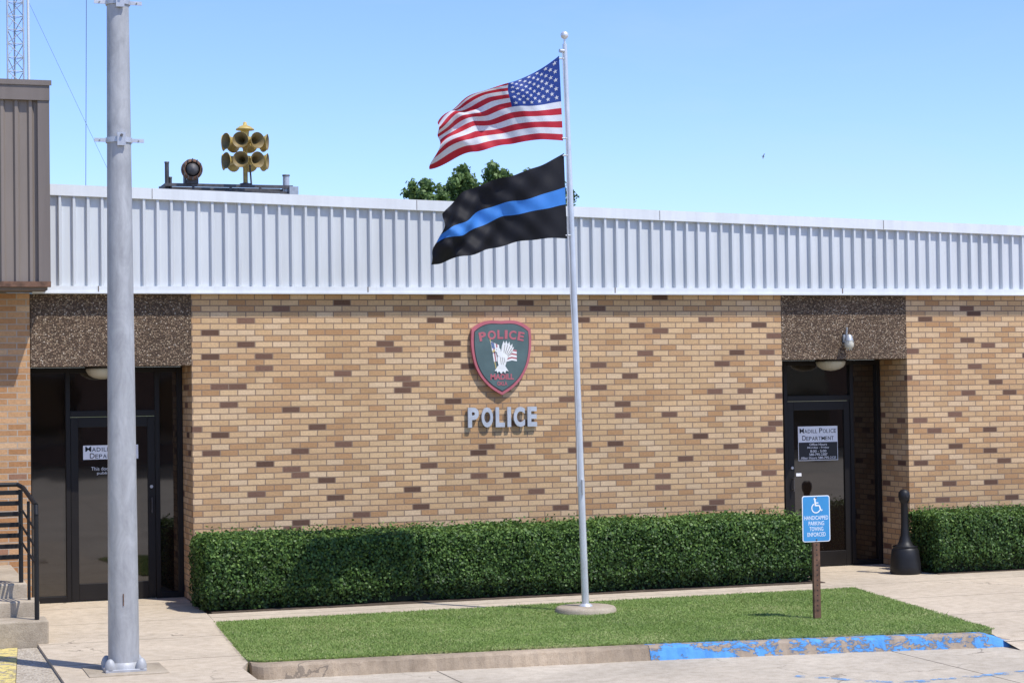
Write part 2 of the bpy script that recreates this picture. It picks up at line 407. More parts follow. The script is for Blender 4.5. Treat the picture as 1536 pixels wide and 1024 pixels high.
rp=nt.nodes.new('ShaderNodeValToRGB'); rp.color_ramp.elements[0].position=.5; rp.color_ramp.elements[0].color=(0,0,0,1); rp.color_ramp.elements[1].position=.85; rp.color_ramp.elements[1].color=(.2,.2,.2,1)
mu=nt.nodes.new('ShaderNodeMix'); mu.data_type='RGBA'; mu.blend_type='MULTIPLY'; mu.inputs[0].default_value=1; mu.inputs[7].default_value=(.97,1.10,1.52,1)
mc=nt.nodes.new('ShaderNodeMix'); mc.data_type='RGBA'; mc.inputs[7].default_value=(4.4,5.2,6.5,1)
bg=nt.nodes.new('ShaderNodeBackground'); bg.inputs[1].default_value=.148; wo=nt.nodes.new('ShaderNodeOutputWorld')
L_=nt.links.new
L_(tc.outputs['Generated'],mp.inputs[0]); L_(mp.outputs[0],nz.inputs['Vector']); L_(nz.outputs[0],rp.inputs[0])
L_(sky.outputs[0],mu.inputs[6]); L_(mu.outputs[2],mc.inputs[6]); L_(rp.outputs[0],mc.inputs[0]); L_(mc.outputs[2],bg.inputs[0]); L_(bg.outputs[0],wo.inputs[0])
scene.view_settings.view_transform='Standard'; scene.view_settings.look='None'; scene.view_settings.exposure=0

# ------------------------------------------------------------------ ground
b=B(); b.add([(-600,-600,-.16),(600,-600,-.16),(600,900,-.16),(-600,900,-.16)],[(0,1,2,3)],GRND); struct(b.build('ground'))
b=B(); b.add([(-60,-34,-.12),(60,-34,-.12),(60,-5.2,-.12),(-60,-5.2,-.12)],[(0,1,2,3)],CONC2); struct(b.build('parking_lot'))
LAWN=[(3.34,-2.06),(3.12,-4.95),(3.22,-5.07),(4.41,-5.14),(6.73,-5.34),(8.5,-5.60),(9.75,-5.82),(10.0,-5.82),(10.63,-1.95)]
b=B(); b.prism([(1.5,-9),(1.5,.80),(3.44,.80),(3.40,-1.1),(3.34,-2.06),(3.12,-4.95),(3.0,-5.3),(2.98,-9)],-.155,0,CONC); struct(b.build('sidewalk'))
b=B(); b.prism([(3.342,-2.055),(3.402,-1.15),(10.70,-1.15),(10.635,-1.945)],-.155,.0,CONC); struct(b.build('garden_path'))
b=B(); b.prism([(3.45,-1.152),(3.45,-.002),(10.75,-.002),(10.70,-1.152)],-.155,.01,SOIL); struct(b.build('planting_bed'))
b=B(); b.prism([(12.4,-.85),(12.52,-.002),(22,-.002),(22,-.85)],-.155,.01,SOIL); struct(b.build('planting_bed'))
b=B(); b.prism([(10.635,-1.95),(10.705,-1.15),(10.757,.80),(12.50,.80),(12.40,-.852),(22,-.852),(22,-4.8),(10.17,-4.8)],-.155,0,CONC)
b.add([(10.17,-4.8,0),(22,-4.8,0),(22,-6.3,-.118),(10.0,-6.3,-.118),(10.0,-5.85,-.03)],[(0,4,3,2,1)],CONC); struct(b.build('sidewalk'))
b=B(); b.prism(LAWN,-.155,.02,TURF); struct(b.build('lawn'))
def curb(name,xs,mat,taper=False):
    back=np.array([(3.12,-4.97),(3.22,-5.075),(4.41,-5.145),(6.73,-5.345),(8.5,-5.605),(9.75,-5.825),(10.2,-5.90)])
    b=B(); n=len(xs); V=[]
    for x in xs:
        y=float(np.interp(x,back[:,0],back[:,1])); zt=.0
        if taper and x>9.85: zt=-.118*(x-9.85)/.4
        wob=.008*math.sin(x*9)+.005*math.sin(x*23)+.004*math.sin(x*51)
        zz=.003*math.sin(x*17)+.003*math.sin(x*37)
        V+=[(x,y,-.15),(x,y,zt+.004),(x,y-.12+wob,zt+.004+zz),(x,y-.15+wob,zt-.016+zz),(x,y-.20+wob,-.15)]
    Fc=[]
    for i in range(n-1):
        for k in range(4): Fc.append((i*5+k,i*5+k+1,(i+1)*5+k+1,(i+1)*5+k))
    Fc+= [(4,3,2,1,0),tuple((n-1)*5+k for k in range(5))]
    b.add(V,Fc,mat); return struct(b.build(name))
curb('curb',list(np.linspace(3.12,6.66,90)),CURBM); curb('painted_curb',list(np.linspace(6.665,10.25,100)),BLUEP,True)
b=B()
for (p,q,wd) in [((8.0,-7.6),(14,-6.95),.12),((7.4,-6.9),(9.2,-8.9),.10)]:
    d=Vector((q[0]-p[0],q[1]-p[1])).normalized(); nn=Vector((-d.y,d.x))*wd/2
    b.add([(p[0]-nn.x,p[1]-nn.y,-.116),(q[0]-nn.x,q[1]-nn.y,-.116),(q[0]+nn.x,q[1]+nn.y,-.116),(p[0]+nn.x,p[1]+nn.y,-.116)],[(0,1,2,3)],BLINE)
struct(b.build('road_marking'))
b=B(); b.prism([(-4,-9),(-4,-2.96),(1.31,-2.96),(1.12,-5.4),(1.0,-9)],-.155,-.02,YLINE); struct(b.build('yellow_pavement'))
b=B(); b.prism([(1.312,-2.96),(1.498,-2.96),(1.498,-9),(1.005,-9),(1.125,-5.4)],-.155,-.03,GRAV); struct(b.build('gravel'))
def inpoly(P,poly):
    x,y=P[:,0],P[:,1]; r=np.zeros(len(P),bool); n=len(poly); j=n-1
    for i in range(n):
        xi,yi=poly[i];xj,yj=poly[j]
        c=((yi>y)!=(yj>y))&(x<(xj-xi)*(y-yi)/(yj-yi+1e-12)+xi); r^=c; j=i
    return r
P=np.stack([rng.uniform(3.05,10.7,250000),rng.uniform(-5.9,-1.9,250000)],1)
cx,cy=6.85,-3.9
P=P[inpoly(P,[(cx+(x-cx)*1.008,cy+(y-cy)*1.014) for x,y in LAWN])]
N=len(P); d=bump3(P[:,0],P[:,1],0*P[:,0],3,.5)
keep=rng.uniform(0,1,N)<(.74+.3*d); P=P[keep]; N=len(P)
hh=rng.uniform(.010,.022,N)*(1+.25*bump3(P[:,0],P[:,1],0*P[:,0],5,.8)); an=rng.uniform(0,math.pi,N); wd=rng.uniform(.003,.006,N)
tuft=rng.uniform(0,1,N)<.006; hh=np.where(tuft,hh*2.2,hh)
lean=rng.normal(0,.014,(N,2)); z0=np.full(N,.018)
V=np.stack([np.stack([P[:,0]-np.cos(an)*wd,P[:,1]-np.sin(an)*wd,z0],1),np.stack([P[:,0]+np.cos(an)*wd,P[:,1]+np.sin(an)*wd,z0],1),np.stack([P[:,0]+lean[:,0],P[:,1]+lean[:,1],z0+hh],1)],1).reshape(-1,3)
me=bpy.data.meshes.new('grass'); me.from_pydata(V.tolist(),[],np.arange(N*3).reshape(-1,3).tolist()); me.materials.append(GRASSB)
g=bpy.data.objects.new('grass',me); col.objects.link(g); g["kind"]="stuff"; g["label"]="short mown green lawn grass with dry patches"; g["category"]="grass"

# ------------------------------------------------------------------ police station
SO=(7,.4,0)
ps=empty('police_station',SO,"single-storey tan brick police station with white ribbed metal parapet","building")
b=B(); b.box(3.44,10.755,0,.85,-.15,3.45,BR); b.box(12.51,22,0,.85,-.15,3.45,BR); b.box(21.2,22,.85,16,-.15,3.45,BR)
b.build('brick_wall',SO,ps)
for i,(x0,x1) in enumerate([(1.68,3.44),(10.755,12.51)]):
    b=B(); b.box(x0+.003,x1-.003,-.004,.85,2.655,3.449,AGG); o=b.build('aggregate_panel',SO,ps); o["label"]="brown exposed aggregate concrete panel"
TOP=lambda x: 4.65-(x-1.9)*.0243
def ribs(b,x0,x1,zlo,zhi,y,per,mat,seam=5,dep=.028,tw=.022,bw=.05):
    xs=[];x=x0;k=0
    while x<x1:
        e=.004 if (seam and k%seam==0) else 0
        xs+=[(x,y),(x+per-bw-.0,y),(x+per-bw+(bw-tw)/2,y-dep-e),(x+per-(bw-tw)/2,y-dep-e)]
        if e: xs+=[(x+per-(bw-tw)/2+.002,y-dep+.004),(x+per-.002,y-.006)]
        x+=per;k+=1
    xs.append((x,y))
    V=[];Fc=[]
    for (a,yy) in xs: V+=[(a,yy,zlo),(a,yy,zhi(a) if callable(zhi) else zhi)]
    for i in range(len(xs)-1): Fc.append((2*i,2*i+2,2*i+3,2*i+1))
    b.add(V,Fc,mat)
b=B(); ribs(b,1.872,22.1,3.52,lambda x:TOP(x)-.10,-.048,.1524,WHITE,6,.042,.026,.050)
b.build('metal_parapet',SO,ps)
b=B()
V=[];Fc=[]
sec=lambda x:[(x,-.10,TOP(x)-.125),(x,-.105,TOP(x)-.12),(x,-.105,TOP(x)),(x,.25,TOP(x)+.01),(x,.25,TOP(x)-.2),(x,-.05,TOP(x)-.11)]
xs=[1.872,5.2,8.6,12.0,15.4,18.8,22.1]
for x in xs: V+=sec(x)
for i in range(len(xs)-1):
    for k in range(6): Fc.append((i*6+k,(i+1)*6+k,(i+1)*6+(k+1)%6,i*6+(k+1)%6))
Fc+=[tuple(range(6)),tuple((len(xs)-1)*6+k for k in range(5,-1,-1))]
b.add(V,Fc,TRIM)
b.box(1.70,22.1,-.11,-.002,3.452,3.535,TRIM)
b.box(1.70,22.1,-.125,-.11,3.452,3.470,TRIM)
for x in np.arange(2.4,22,3.05): b.box(x,x+.012,-.1135,-.11,3.472,3.535,TAUPE2); b.box(x+.6,x+.606,-.108,-.104,TOP(x+.6)-.115,TOP(x+.6)-.005,TAUPE2)
b.build('parapet_trim',SO,ps)
b=B(); 
b.add([(1.872,.0,3.5),(22,.0,3.5),(22,.0,4.1),(1.872,.0,4.5)],[(0,1,2,3)],ROOFM)
b.add([(1.872,.26,4.2),(22,.26,3.9),(22,16,3.9),(1.872,16,4.2)],[(0,1,2,3)],ROOFM); b.build('roof',SO,ps)
def bar(b,x0,x1,z0,z1,y0=.69,y1=.78,mat=BRONZE): b.box(x0,x1,y0,y1,z0,z1,mat)
def entrance(xl,xr,dl,dr,head,handle_x,sign):
    b=B()
    for (a,c) in ((xl+.003,xl+.06),(dl-.055,dl-.003),(dr+.003,dr+.055),(xr-.06,xr-.003)): bar(b,a,c,.001,2.652)
    for (a,c) in ((xl+.06,dl-.055),(dr+.055,xr-.06)):
        if c-a>.05:
            bar(b,a,c,.001,.07); bar(b,a,c,2.59,2.652)
    bar(b,dl-.003,dr+.003,2.59,2.652); bar(b,dl-.003,dr+.003,head,head+.07)
    fr=b.build('storefront_frame',SO,ps,.004)
    for (a,c,z0,z1) in ((xl+.06,dl-.055,.07,2.59),(dr+.055,xr-.06,.07,2.59),(dl-.003,dr+.003,head+.07,2.59)):
        if c-a>.05:
            b=B(); b.box(a,c,.735,.742,z0,z1,GLASS); b.build('window_pane',SO,fr)
    b=B(); y0,y1=.70,.745; t=.085
    b.box(dl,dl+t,y0,y1,.012,head-.004,BRONZE); b.box(dr-t,dr,y0,y1,.012,head-.004,BRONZE)
    b.box(dl+t,dr-t,y0,y1,.012,.20,BRONZE); b.box(dl+t,dr-t,y0,y1,head-.12,head-.004,BRONZE)
    dr_=b.build('entrance_door',SO,ps,.004)
    b=B(); b.box(dl+t,dr-t,.722,.728,.20,head-.12,GLASS); b.build('window_pane',SO,dr_)
    b=B(); hx=handle_x
    b.cyl((hx,.655,.98),(hx,.655,1.16),.008,DARKST); b.cyl((hx,.655,1.0),(hx,.70,1.0),.007,DARKST); b.cyl((hx,.655,1.14),(hx,.70,1.14),.007,DARKST)
    b.build('door_handle',SO,dr_)
    b=B(); b.lathe((hx,.70,1.28),(0,-1,0),[(0,.020),(.012,.018)],12,GALV,True,False,True); b.build('door_lock',SO,dr_)
    b=B(); sign(b); o=b.build('door_notice',SO,dr_); return o
def sg_left(b):
    x0,x1=2.31,2.93; cx=(x0+x1)/2
    b.box(x0,x1,.716,.7215,1.605,1.765,WHITEP)
    small_caps(b,["MADILL","POLICE"],cx-.285,cx+.285,1.695,.058,.716,BLK)
    small_caps(b,["DEPARTMENT"],cx-.235,cx+.235,1.618,.058,.716,BLK)
    put_text(b,"This door is not for",cx,1.50,.44,.040,.7215,WHITEP,-.008)
    put_text(b,"public access",cx,1.445,.31,.040,.7215,WHITEP,-.008)
def sg_right(b):
    x0,x1=11.33,11.88; cx=(x0+x1)/2
    b.box(x0-.008,x1+.008,.7175,.7215,1.365,1.805,WHITEP)
    b.box(x0,x1,.714,.7175,1.373,1.60,BLK)
    small_caps(b,["MADILL","POLICE"],cx-.26,cx+.26,1.718,.062,.7175,BLK)
    small_caps(b,["DEPARTMENT"],cx-.225,cx+.225,1.625,.062,.7175,BLK)
    for i,(s,wd) in enumerate([("Office Hours",.25),("Monday - Friday",.31),("8:00 - 5:00",.23),("580-795-2387",.26),("After Hours 580-795-2121",.50)]):
        put_text(b,s,cx,1.572-.043*i,wd,.031,.714,WHITEP,.005,.001)
n1=entrance(1.68,3.44,2.17,3.12,2.09,3.075,sg_left); n1["label"]="white door notice with black lettering"
n2=entrance(10.755,12.51,11.17,12.06,2.13,11.22,sg_right); n2["label"]="white and black office hours notice"
b=B(); b.box(11.285,11.36,.716,.7215,1.17,1.21,WHITEP); b.build('sticker',SO,ps)
for x in (2.50,11.62):
    b=B(); b.lathe((x,.36,2.632),(0,0,-1),[(0,.185),(.015,.19),(.03,.185),(.07,.16),(.10,.11),(.115,.05),(.12,.001)],24,GLOBE)
    b.lathe((x,.36,2.654),(0,0,-1),[(0,.20),(.022,.20),(.022,.18)],24,BRONZE)
    b.build('ceiling_lamp',SO,ps)
b=B(); x=11.64
b.box(x-.04,x+.04,-.03,-.005,2.86,2.96,LGRAY)
b.cyl((x,-.03,2.92),(x,-.09,2.93),.02,LGRAY); b.lathe((x,-.10,2.96),(0,0,-1),[(0,.02),(.015,.036),(.06,.048),(.075,.054)],16,LGRAY,True,True)
b.lathe((x,-.10,2.885),(0,0,-1),[(0,.048),(.04,.060),(.08,.056),(.11,.032),(.12,.001)],16,GLOBE)
for k in range(6):
    a=k*math.pi/3; b.cyl((x+.062*math.cos(a),-.10+.062*math.sin(a),2.885),(x+.030*math.cos(a),-.10+.030*math.sin(a),2.76),.004,LGRAY,n=6)
b.cyl((x,-.03,2.95),(x,-.05,3.05),.012,LGRAY,n=8)
b.build('wall_lamp',SO,ps)

# ------------------------------------------------------------------ shield
def smoothpoly(pts,k=8):
    out=[];n=len(pts)
    for i in range(n-1):
        p0=np.array(pts[max(i-1,0)]);p1=np.array(pts[i]);p2=np.array(pts[i+1]);p3=np.array(pts[min(i+2,n-1)])
        for j in range(k):
            t=j/k; out.append(tuple(.5*((2*p1)+(-p0+p2)*t+(2*p0-5*p1+4*p2-p3)*t*t+(-p0+3*p1-3*p2+p3)*t**3)))
    out.append(tuple(pts[-1])); return out
half=[(0,.432),(.12,.437),(.21,.425),(.30,.385),(.365,.335)]
side=[(.365,.335),(.372,.18),(.355,.02),(.315,-.12),(.24,-.25),(.13,-.36),(0,-.44)]
hp=smoothpoly(half,5)[:-1]+smoothpoly(side,6)
full=hp+[(-x,z) for x,z in hp[1:-1]][::-1]
SX,SZ=7.08,2.71
def sc(pts,s,dz=0): return [(SX+x*s,SZ+dz+z*s) for x,z in pts]
SHO=(SX,-.02,SZ)
sh=empty('police_shield',SHO,"red and green shield emblem reading POLICE MADILL OKLA","emblem")
b=B(); b.plate(sc(full,1.0),-.055,-.004,SHR); b.plate(sc(full,.915,.002),-.058,-.055,SHD); b.plate(sc(full,.895,.002),-.062,-.058,SHG)
b.build('shield_plate',SHO,sh)
b=B()
widths=[.088,.10,.072,.035,.09,.078]; gap=.019; tot=sum(widths)+gap*5; xx=-tot/2
for ch,wd_ in zip("POLICE",widths):
    c=xx+wd_/2; a=-c*.75
    z=.272-c*c*.40
    put_text(b,ch,SX+c,SZ+z,wd_,.105,-.062,SHR,.035,.003,a); xx+=wd_+gap
b.build('shield_lettering',SHO,sh)
b=B(); put_text(b,"MADILL",SX,SZ-.225,.29,.068,-.062,SHR,.035,.003); b.build('shield_lettering',SHO,sh)
b=B(); put_text(b,"OKLA",SX,SZ-.305,.125,.048,-.062,SHR,.03,.003); b.build('shield_lettering',SHO,sh)
b=B()
E=lambda pts:[(SX+x*1.12,SZ+.005+z*1.1) for x,z in pts]
# flag on a staff, draped behind the bird
b.plate(E([(-.133,.195),(-.125,.195),(-.06,-.13),(-.068,-.13)]),-.0635,-.062,BEAK)
def q4(a,c,t): return (a[0]+(c[0]-a[0])*t,a[1]+(c[1]-a[1])*t)
tl,tr_,bl,br_=(-.125,.17),(-.03,.13),(-.088,-.05),(-.02,-.04)
for i in range(5):
    t0,t1=i/5,(i+1)/5; b.plate(E([q4(tl,tr_,t0),q4(tl,tr_,t1),q4(bl,br_,t1),q4(bl,br_,t0)]),-.064,-.062,[EAG,EMR][i%2])
b.plate(E([(-.122,.165),(-.085,.15),(-.075,.09),(-.110,.10)]),-.0655,-.064,EMB)
for i in range(6):
    z=.075-i*.020
    b.plate(E([(.05,z-.004),(.11,z+.010),(.165,z),(.165,z-.020),(.11,z-.010),(.05,z-.024)]),-.064,-.062,[EMR,EAG][i%2])
# raised wing, one scalloped outline with dark feather seams
wing=[(-.005,-.03),(-.01,.05),(.0,.12),(.02,.175),(.035,.14),(.05,.178),(.065,.135),(.085,.165),(.092,.12),(.118,.142),(.115,.10),(.135,.108),(.118,.068),(.125,.06),(.085,.02),(.05,-.03)]
b.plate(E(wing),-.0675,-.0655,EAG)
for k,(p,q) in enumerate((((.02,.04),(.035,.135)),((.035,.035),(.064,.13)),((.05,.03),(.09,.115)),((.06,.02),(.112,.095)),((.065,.005),(.115,.066)))):
    d=Vector((q[0]-p[0],q[1]-p[1])).normalized(); n_=(-d.y*.0035,d.x*.0035)
    b.plate(E([(p[0]+n_[0],p[1]+n_[1]),(q[0]+n_[0],q[1]+n_[1]),(q[0]-n_[0],q[1]-n_[1]),(p[0]-n_[0],p[1]-n_[1])]),-.0683-.0002*k,-.0675,EAGB)
body=smoothpoly([(-.035,.06),(.01,.055),(.045,.0),(.045,-.06),(.015,-.12),(-.03,-.11),(-.05,-.04),(-.045,.03),(-.035,.06)],5)[:-1]
b.plate(E(body),-.072,-.0655,EAG)
for k,(p,q) in enumerate((((-.02,.0),(-.01,-.08)),((.0,.0),(.012,-.08)),((.02,-.005),(.030,-.06)))):
    b.plate(E([(p[0]-.003,p[1]),(p[0]+.003,p[1]),(q[0]+.003,q[1]),(q[0]-.003,q[1])]),-.0728,-.072,EAGB)
head=smoothpoly([(-.015,.045),(-.018,.085),(-.048,.105),(-.080,.088),(-.083,.066),(-.06,.055),(-.05,.02),(-.02,.01),(-.015,.045)],5)[:-1]
b.plate(E(head),-.0745,-.072,EAG)
b.plate(E([(-.055,.083),(-.062,.087),(-.067,.081),(-.060,.077)]),-.0750,-.0745,SHD)
b.plate(E([(-.079,.083),(-.106,.068),(-.100,.050),(-.081,.062)]),-.0755,-.072,BEAK)
tail=[(-.045,-.09),(-.085,-.150),(-.062,-.145),(-.055,-.17),(-.035,-.150),(-.012,-.178),(.008,-.150),(.032,-.172),(.042,-.146),(.070,-.152),(.03,-.09)]
b.plate(E(tail),-.071,-.0655,EAG)
b.build('eagle_emblem',SHO,sh)
wl=empty('police_lettering',(7.085,-.02,2.01),"raised gray metal letters spelling POLICE mounted on brick wall","sign")
ws=[.132,.142,.112,.045,.14,.118]; gap=.033; tot=sum(ws)+gap*5; x=7.085-tot/2
for ch,wd_ in zip("POLICE",ws):
    b=B(); put_text(b,ch,x+wd_/2,2.01,wd_,.235,-.02,LETT,.045,.03); 
    b.cyl((x+wd_*.3,-.02,2.05),(x+wd_*.3,.0,2.05),.006,DARKST,n=6)
    o=b.build('letter',(7.085,-.02,2.01),wl); x+=wd_+gap

# ------------------------------------------------------------------ neighbouring building
NO=(-1,.5,0)
nb=empty('neighboring_building',NO,"brick building with tall taupe ribbed metal fascia beside the station","building")
b=B(); b.box(-6,1.675,.0,.86,-.15,3.46,BR2); b.box(-6,-5.2,.86,14,-.15,3.46,BR2); b.build('brick_wall',NO,nb)
b=B(); ribs(b,-6,1.72,3.56,5.52,-.47,.148,TAUPE,0,.03,.03,.07); b.build('metal_fascia',NO,nb)
b=B(); b.box(-6,1.86,-.535,-.30,5.50,5.70,TAUPE2); b.box(-6,1.88,-.55,-.535,5.66,5.715,TAUPE2); b.box(1.735,1.858,-.52,-.40,3.54,5.50,TAUPE2); b.box(-6,1.86,-.53,-.45,3.50,3.558,RUST); b.box(1.83,1.856,-.40,6,3.53,5.50,TAUPE)
b.build('fascia_trim',NO,nb)
b=B(); b.box(-6,1.83,-.45,0.0-.002,3.47,3.50,TAUPE2); b.box(-6,1.825,-.39,13,5.3,5.45,ROOFM); b.box(-6,1.825,-.0,.05,3.47,5.3,ROOFM); b.build('roof',NO,nb)
b=B(); b.box(-4,1.60,-2.95,-2.56,-.15,.22,STEPM); b.box(-4,1.55,-2.558,-2.22,-.15,.37,STEPM); b.box(-4,1.46,-2.218,-.003,-.15,.51,STEPM)
tag(b.build('concrete_steps',(0,-1.5,0),None,.015),"weathered concrete entrance steps beside the brick wall","steps")
RO_=(1.0,-2.3,.5)
rl=empty('stair_railing',RO_,"black metal stair railing with horizontal bars on concrete steps","railing")
for i in range(7):
    b=B(); z=.74+i*.105; b.box(-.6,1.40,-2.14,-2.11,z,z+.045,BLACKM); b.build('rail_bar',RO_,rl,.004)
for (x,y,z0,z1,r) in ((1.41,-2.12,.51,1.42,.022),(1.50,-2.85,.22,1.24,.022),(1.46,-2.45,.37,1.32,.015),(1.07,-2.16,.51,1.46,.018),(.3,-2.16,.51,1.46,.018)):
    b=B(); b.cyl((x,y,z0),(x,y,z1),r,BLACKM); b.build('railing_post',RO_,rl)
b=B()
b.cyl((-.6,-2.12,1.47),(1.38,-2.12,1.47),.022,BLACKM); b.cyl((1.38,-2.12,1.47),(1.43,-2.2,1.44),.022,BLACKM); b.cyl((1.43,-2.2,1.44),(1.50,-2.83,1.30),.022,BLACKM); b.cyl((1.50,-2.83,1.30),(1.50,-2.86,1.21),.022,BLACKM)
b.build('handrail',RO_,rl)
for dz in (.16,.32,.48):
    b=B(); b.cyl((1.41,-2.12,1.40-dz),(1.50,-2.85,1.21-dz),.011,BLACKM,n=8); b.build('rail_bar',RO_,rl)

# ------------------------------------------------------------------ hedges
def hedge(name,x0,x1,y0,y1,h,n,seed,label):
    lx,ly=x1-x0,y1-y0
    A=np.array([lx*h*1.25,lx*ly,ly*h,ly*h]); cnt=(A/A.sum()*n).astype(int); C=[];Nn=[]
    for k,c in enumerate(cnt):
        a=rng.uniform(0,1,c);q=rng.uniform(0,1,c); 
        if k==0: p=np.stack([x0+a*lx,np.full(c,y0),q*h],1);nm=(0,-1,.25)
        if k==1: p=np.stack([x0+a*lx,y0+q*ly,np.full(c,h)],1);nm=(0,-.1,1)
        if k==2: p=np.stack([np.full(c,x0),y0+a*ly,q*h],1);nm=(-1,0,.2)
        if k==3: p=np.stack([np.full(c,x1),y0+a*ly,q*h],1);nm=(1,0,.2)
        C.append(p);Nn.append(np.tile(np.array(nm,float),(c,1)))
    C=np.concatenate(C);Nn=np.concatenate(Nn)
    rr=.10
    core=np.stack([np.clip(C[:,0],x0+rr,x1-rr),np.clip(C[:,1],y0+rr,y1-rr),np.clip(C[:,2],0,h-rr)],1)
    dv=C-core; L=np.linalg.norm(dv,axis=1)[:,None]+1e-9; C=core+dv/L*np.minimum(L,rr); Nn=Nn*.5+dv/L*.7
    low=bump3(C[:,0],C[:,1],C[:,2],seed,.45)*.03+bump3(C[:,0],C[:,1],C[:,2],seed+1,2.2)*.026+bump3(C[:,0],C[:,1],C[:,2],seed+2,6.)*.018
    dep=np.abs(rng.normal(0,.05,len(C)))
    C=C+Nn*(low-dep)[:,None]
    under=np.clip((.22-C[:,2])/.22,0,1); C[:,1]+=np.where(C[:,1]<(y0+y1)/2,under*.12,0)
    kp=rng.uniform(0,1,len(C))>under*.6; C=C[kp];Nn=Nn[kp]
    C[:,2]=np.maximum(C[:,2],.03)
    m=int(n*.02); cs=np.stack([rng.uniform(x0,x1,m),rng.uniform(y0,y1,m),h+np.abs(rng.normal(0,.032,m))],1)
    C=np.concatenate([C,cs]);Nn=np.concatenate([Nn,np.tile([0,0,1.],(m,1))])
    V,Fq=leaves(C,Nn,.018,.012,.65)
    o=(x0+lx/2,y0+ly/2,0); V=V-np.array(o)
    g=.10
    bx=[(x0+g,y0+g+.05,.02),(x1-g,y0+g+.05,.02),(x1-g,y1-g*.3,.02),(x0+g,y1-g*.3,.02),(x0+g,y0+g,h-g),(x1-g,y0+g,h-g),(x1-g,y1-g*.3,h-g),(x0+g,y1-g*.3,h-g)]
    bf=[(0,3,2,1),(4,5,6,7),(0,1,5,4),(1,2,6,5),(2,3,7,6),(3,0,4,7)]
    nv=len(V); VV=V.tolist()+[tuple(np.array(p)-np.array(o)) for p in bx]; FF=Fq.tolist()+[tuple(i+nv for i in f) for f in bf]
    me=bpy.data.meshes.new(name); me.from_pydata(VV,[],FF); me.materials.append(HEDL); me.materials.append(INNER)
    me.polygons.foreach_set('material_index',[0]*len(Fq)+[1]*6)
    ob=bpy.data.objects.new(name,me); ob.location=o; col.objects.link(ob); tag(ob,label,"hedge","clipped hedges along the wall"); return ob
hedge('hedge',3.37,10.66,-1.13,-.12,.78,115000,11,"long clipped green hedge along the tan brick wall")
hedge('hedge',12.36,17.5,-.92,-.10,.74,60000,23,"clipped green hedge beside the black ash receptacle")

# ------------------------------------------------------------------ flagpole
FO=(7.04,-2.86,0)
fp=empty('flagpole',FO,"tall thin aluminium flagpole on round concrete base in lawn","flagpole")
pt=lambda z:(7.04-.0235*z,-2.86,z)
b=B(); d=Vector(pt(5.92))-Vector(pt(0)); b.lathe(pt(0),d,[(0,.038),(2.0,.036),(4.2,.030),(5.92,.024)],20,FPOLE,True,False,True)
b.lathe(pt(2.0),d,[(0,.036),(0,.039),(.025,.039),(.025,.036)],20,FPOLE,False); b.build('pole',FO,fp)
b=B(); b.lathe((FO[0],FO[1],0),(0,0,1),[(0,.32),(.055,.315),(.075,.30),(.08,.28),(.082,.05)],40,STEPM,True); b.lathe((FO[0],FO[1],.08),(0,0,1),[(0,.075),(.012,.07),(.03,.042)],24,FPOLE); b.build('concrete_base',FO,fp)
b=B(); t=Vector(pt(5.92)); b.cyl(t,t+Vector((0,0,.06)),.012,FPOLE); b.sphere(t+Vector((0,0,.09)),.042,FPOLE); b.build('finial_ball',FO,fp)
b=B(); c=Vector(pt(1.32)); b.box(c.x-.012,c.x+.012,c.y-.075,c.y-.035,1.25,1.39,FPOLE); b.build('cleat',FO,fp)
b=B(); c=Vector(pt(5.84)); b.cyl(c+Vector((-.02,-.02,0)),c+Vector((-.07,-.03,0)),.02,GALV); b.build('pulley',FO,fp)
b=B(); 
zz=[1.32,1.9,2.6,3.3,3.95,4.9,5.84]
pts=[Vector(pt(z))+Vector((-.045-.012*math.sin(z*2.1),-.035,0)) for z in zz]
for i in range(len(pts)-1): b.cyl(pts[i],pts[i+1],.004,FW,n=6)
b.build('halyard',FO,fp)
for z in (5.76,4.93,4.75,3.92):
    b=B(); c=Vector(pt(z)); b.cyl(c+Vector((-.025,-.03,.0)),c+Vector((-.075,-.02,.0)),.009,GALV,n=8); b.build('flag_clip',FO,fp)

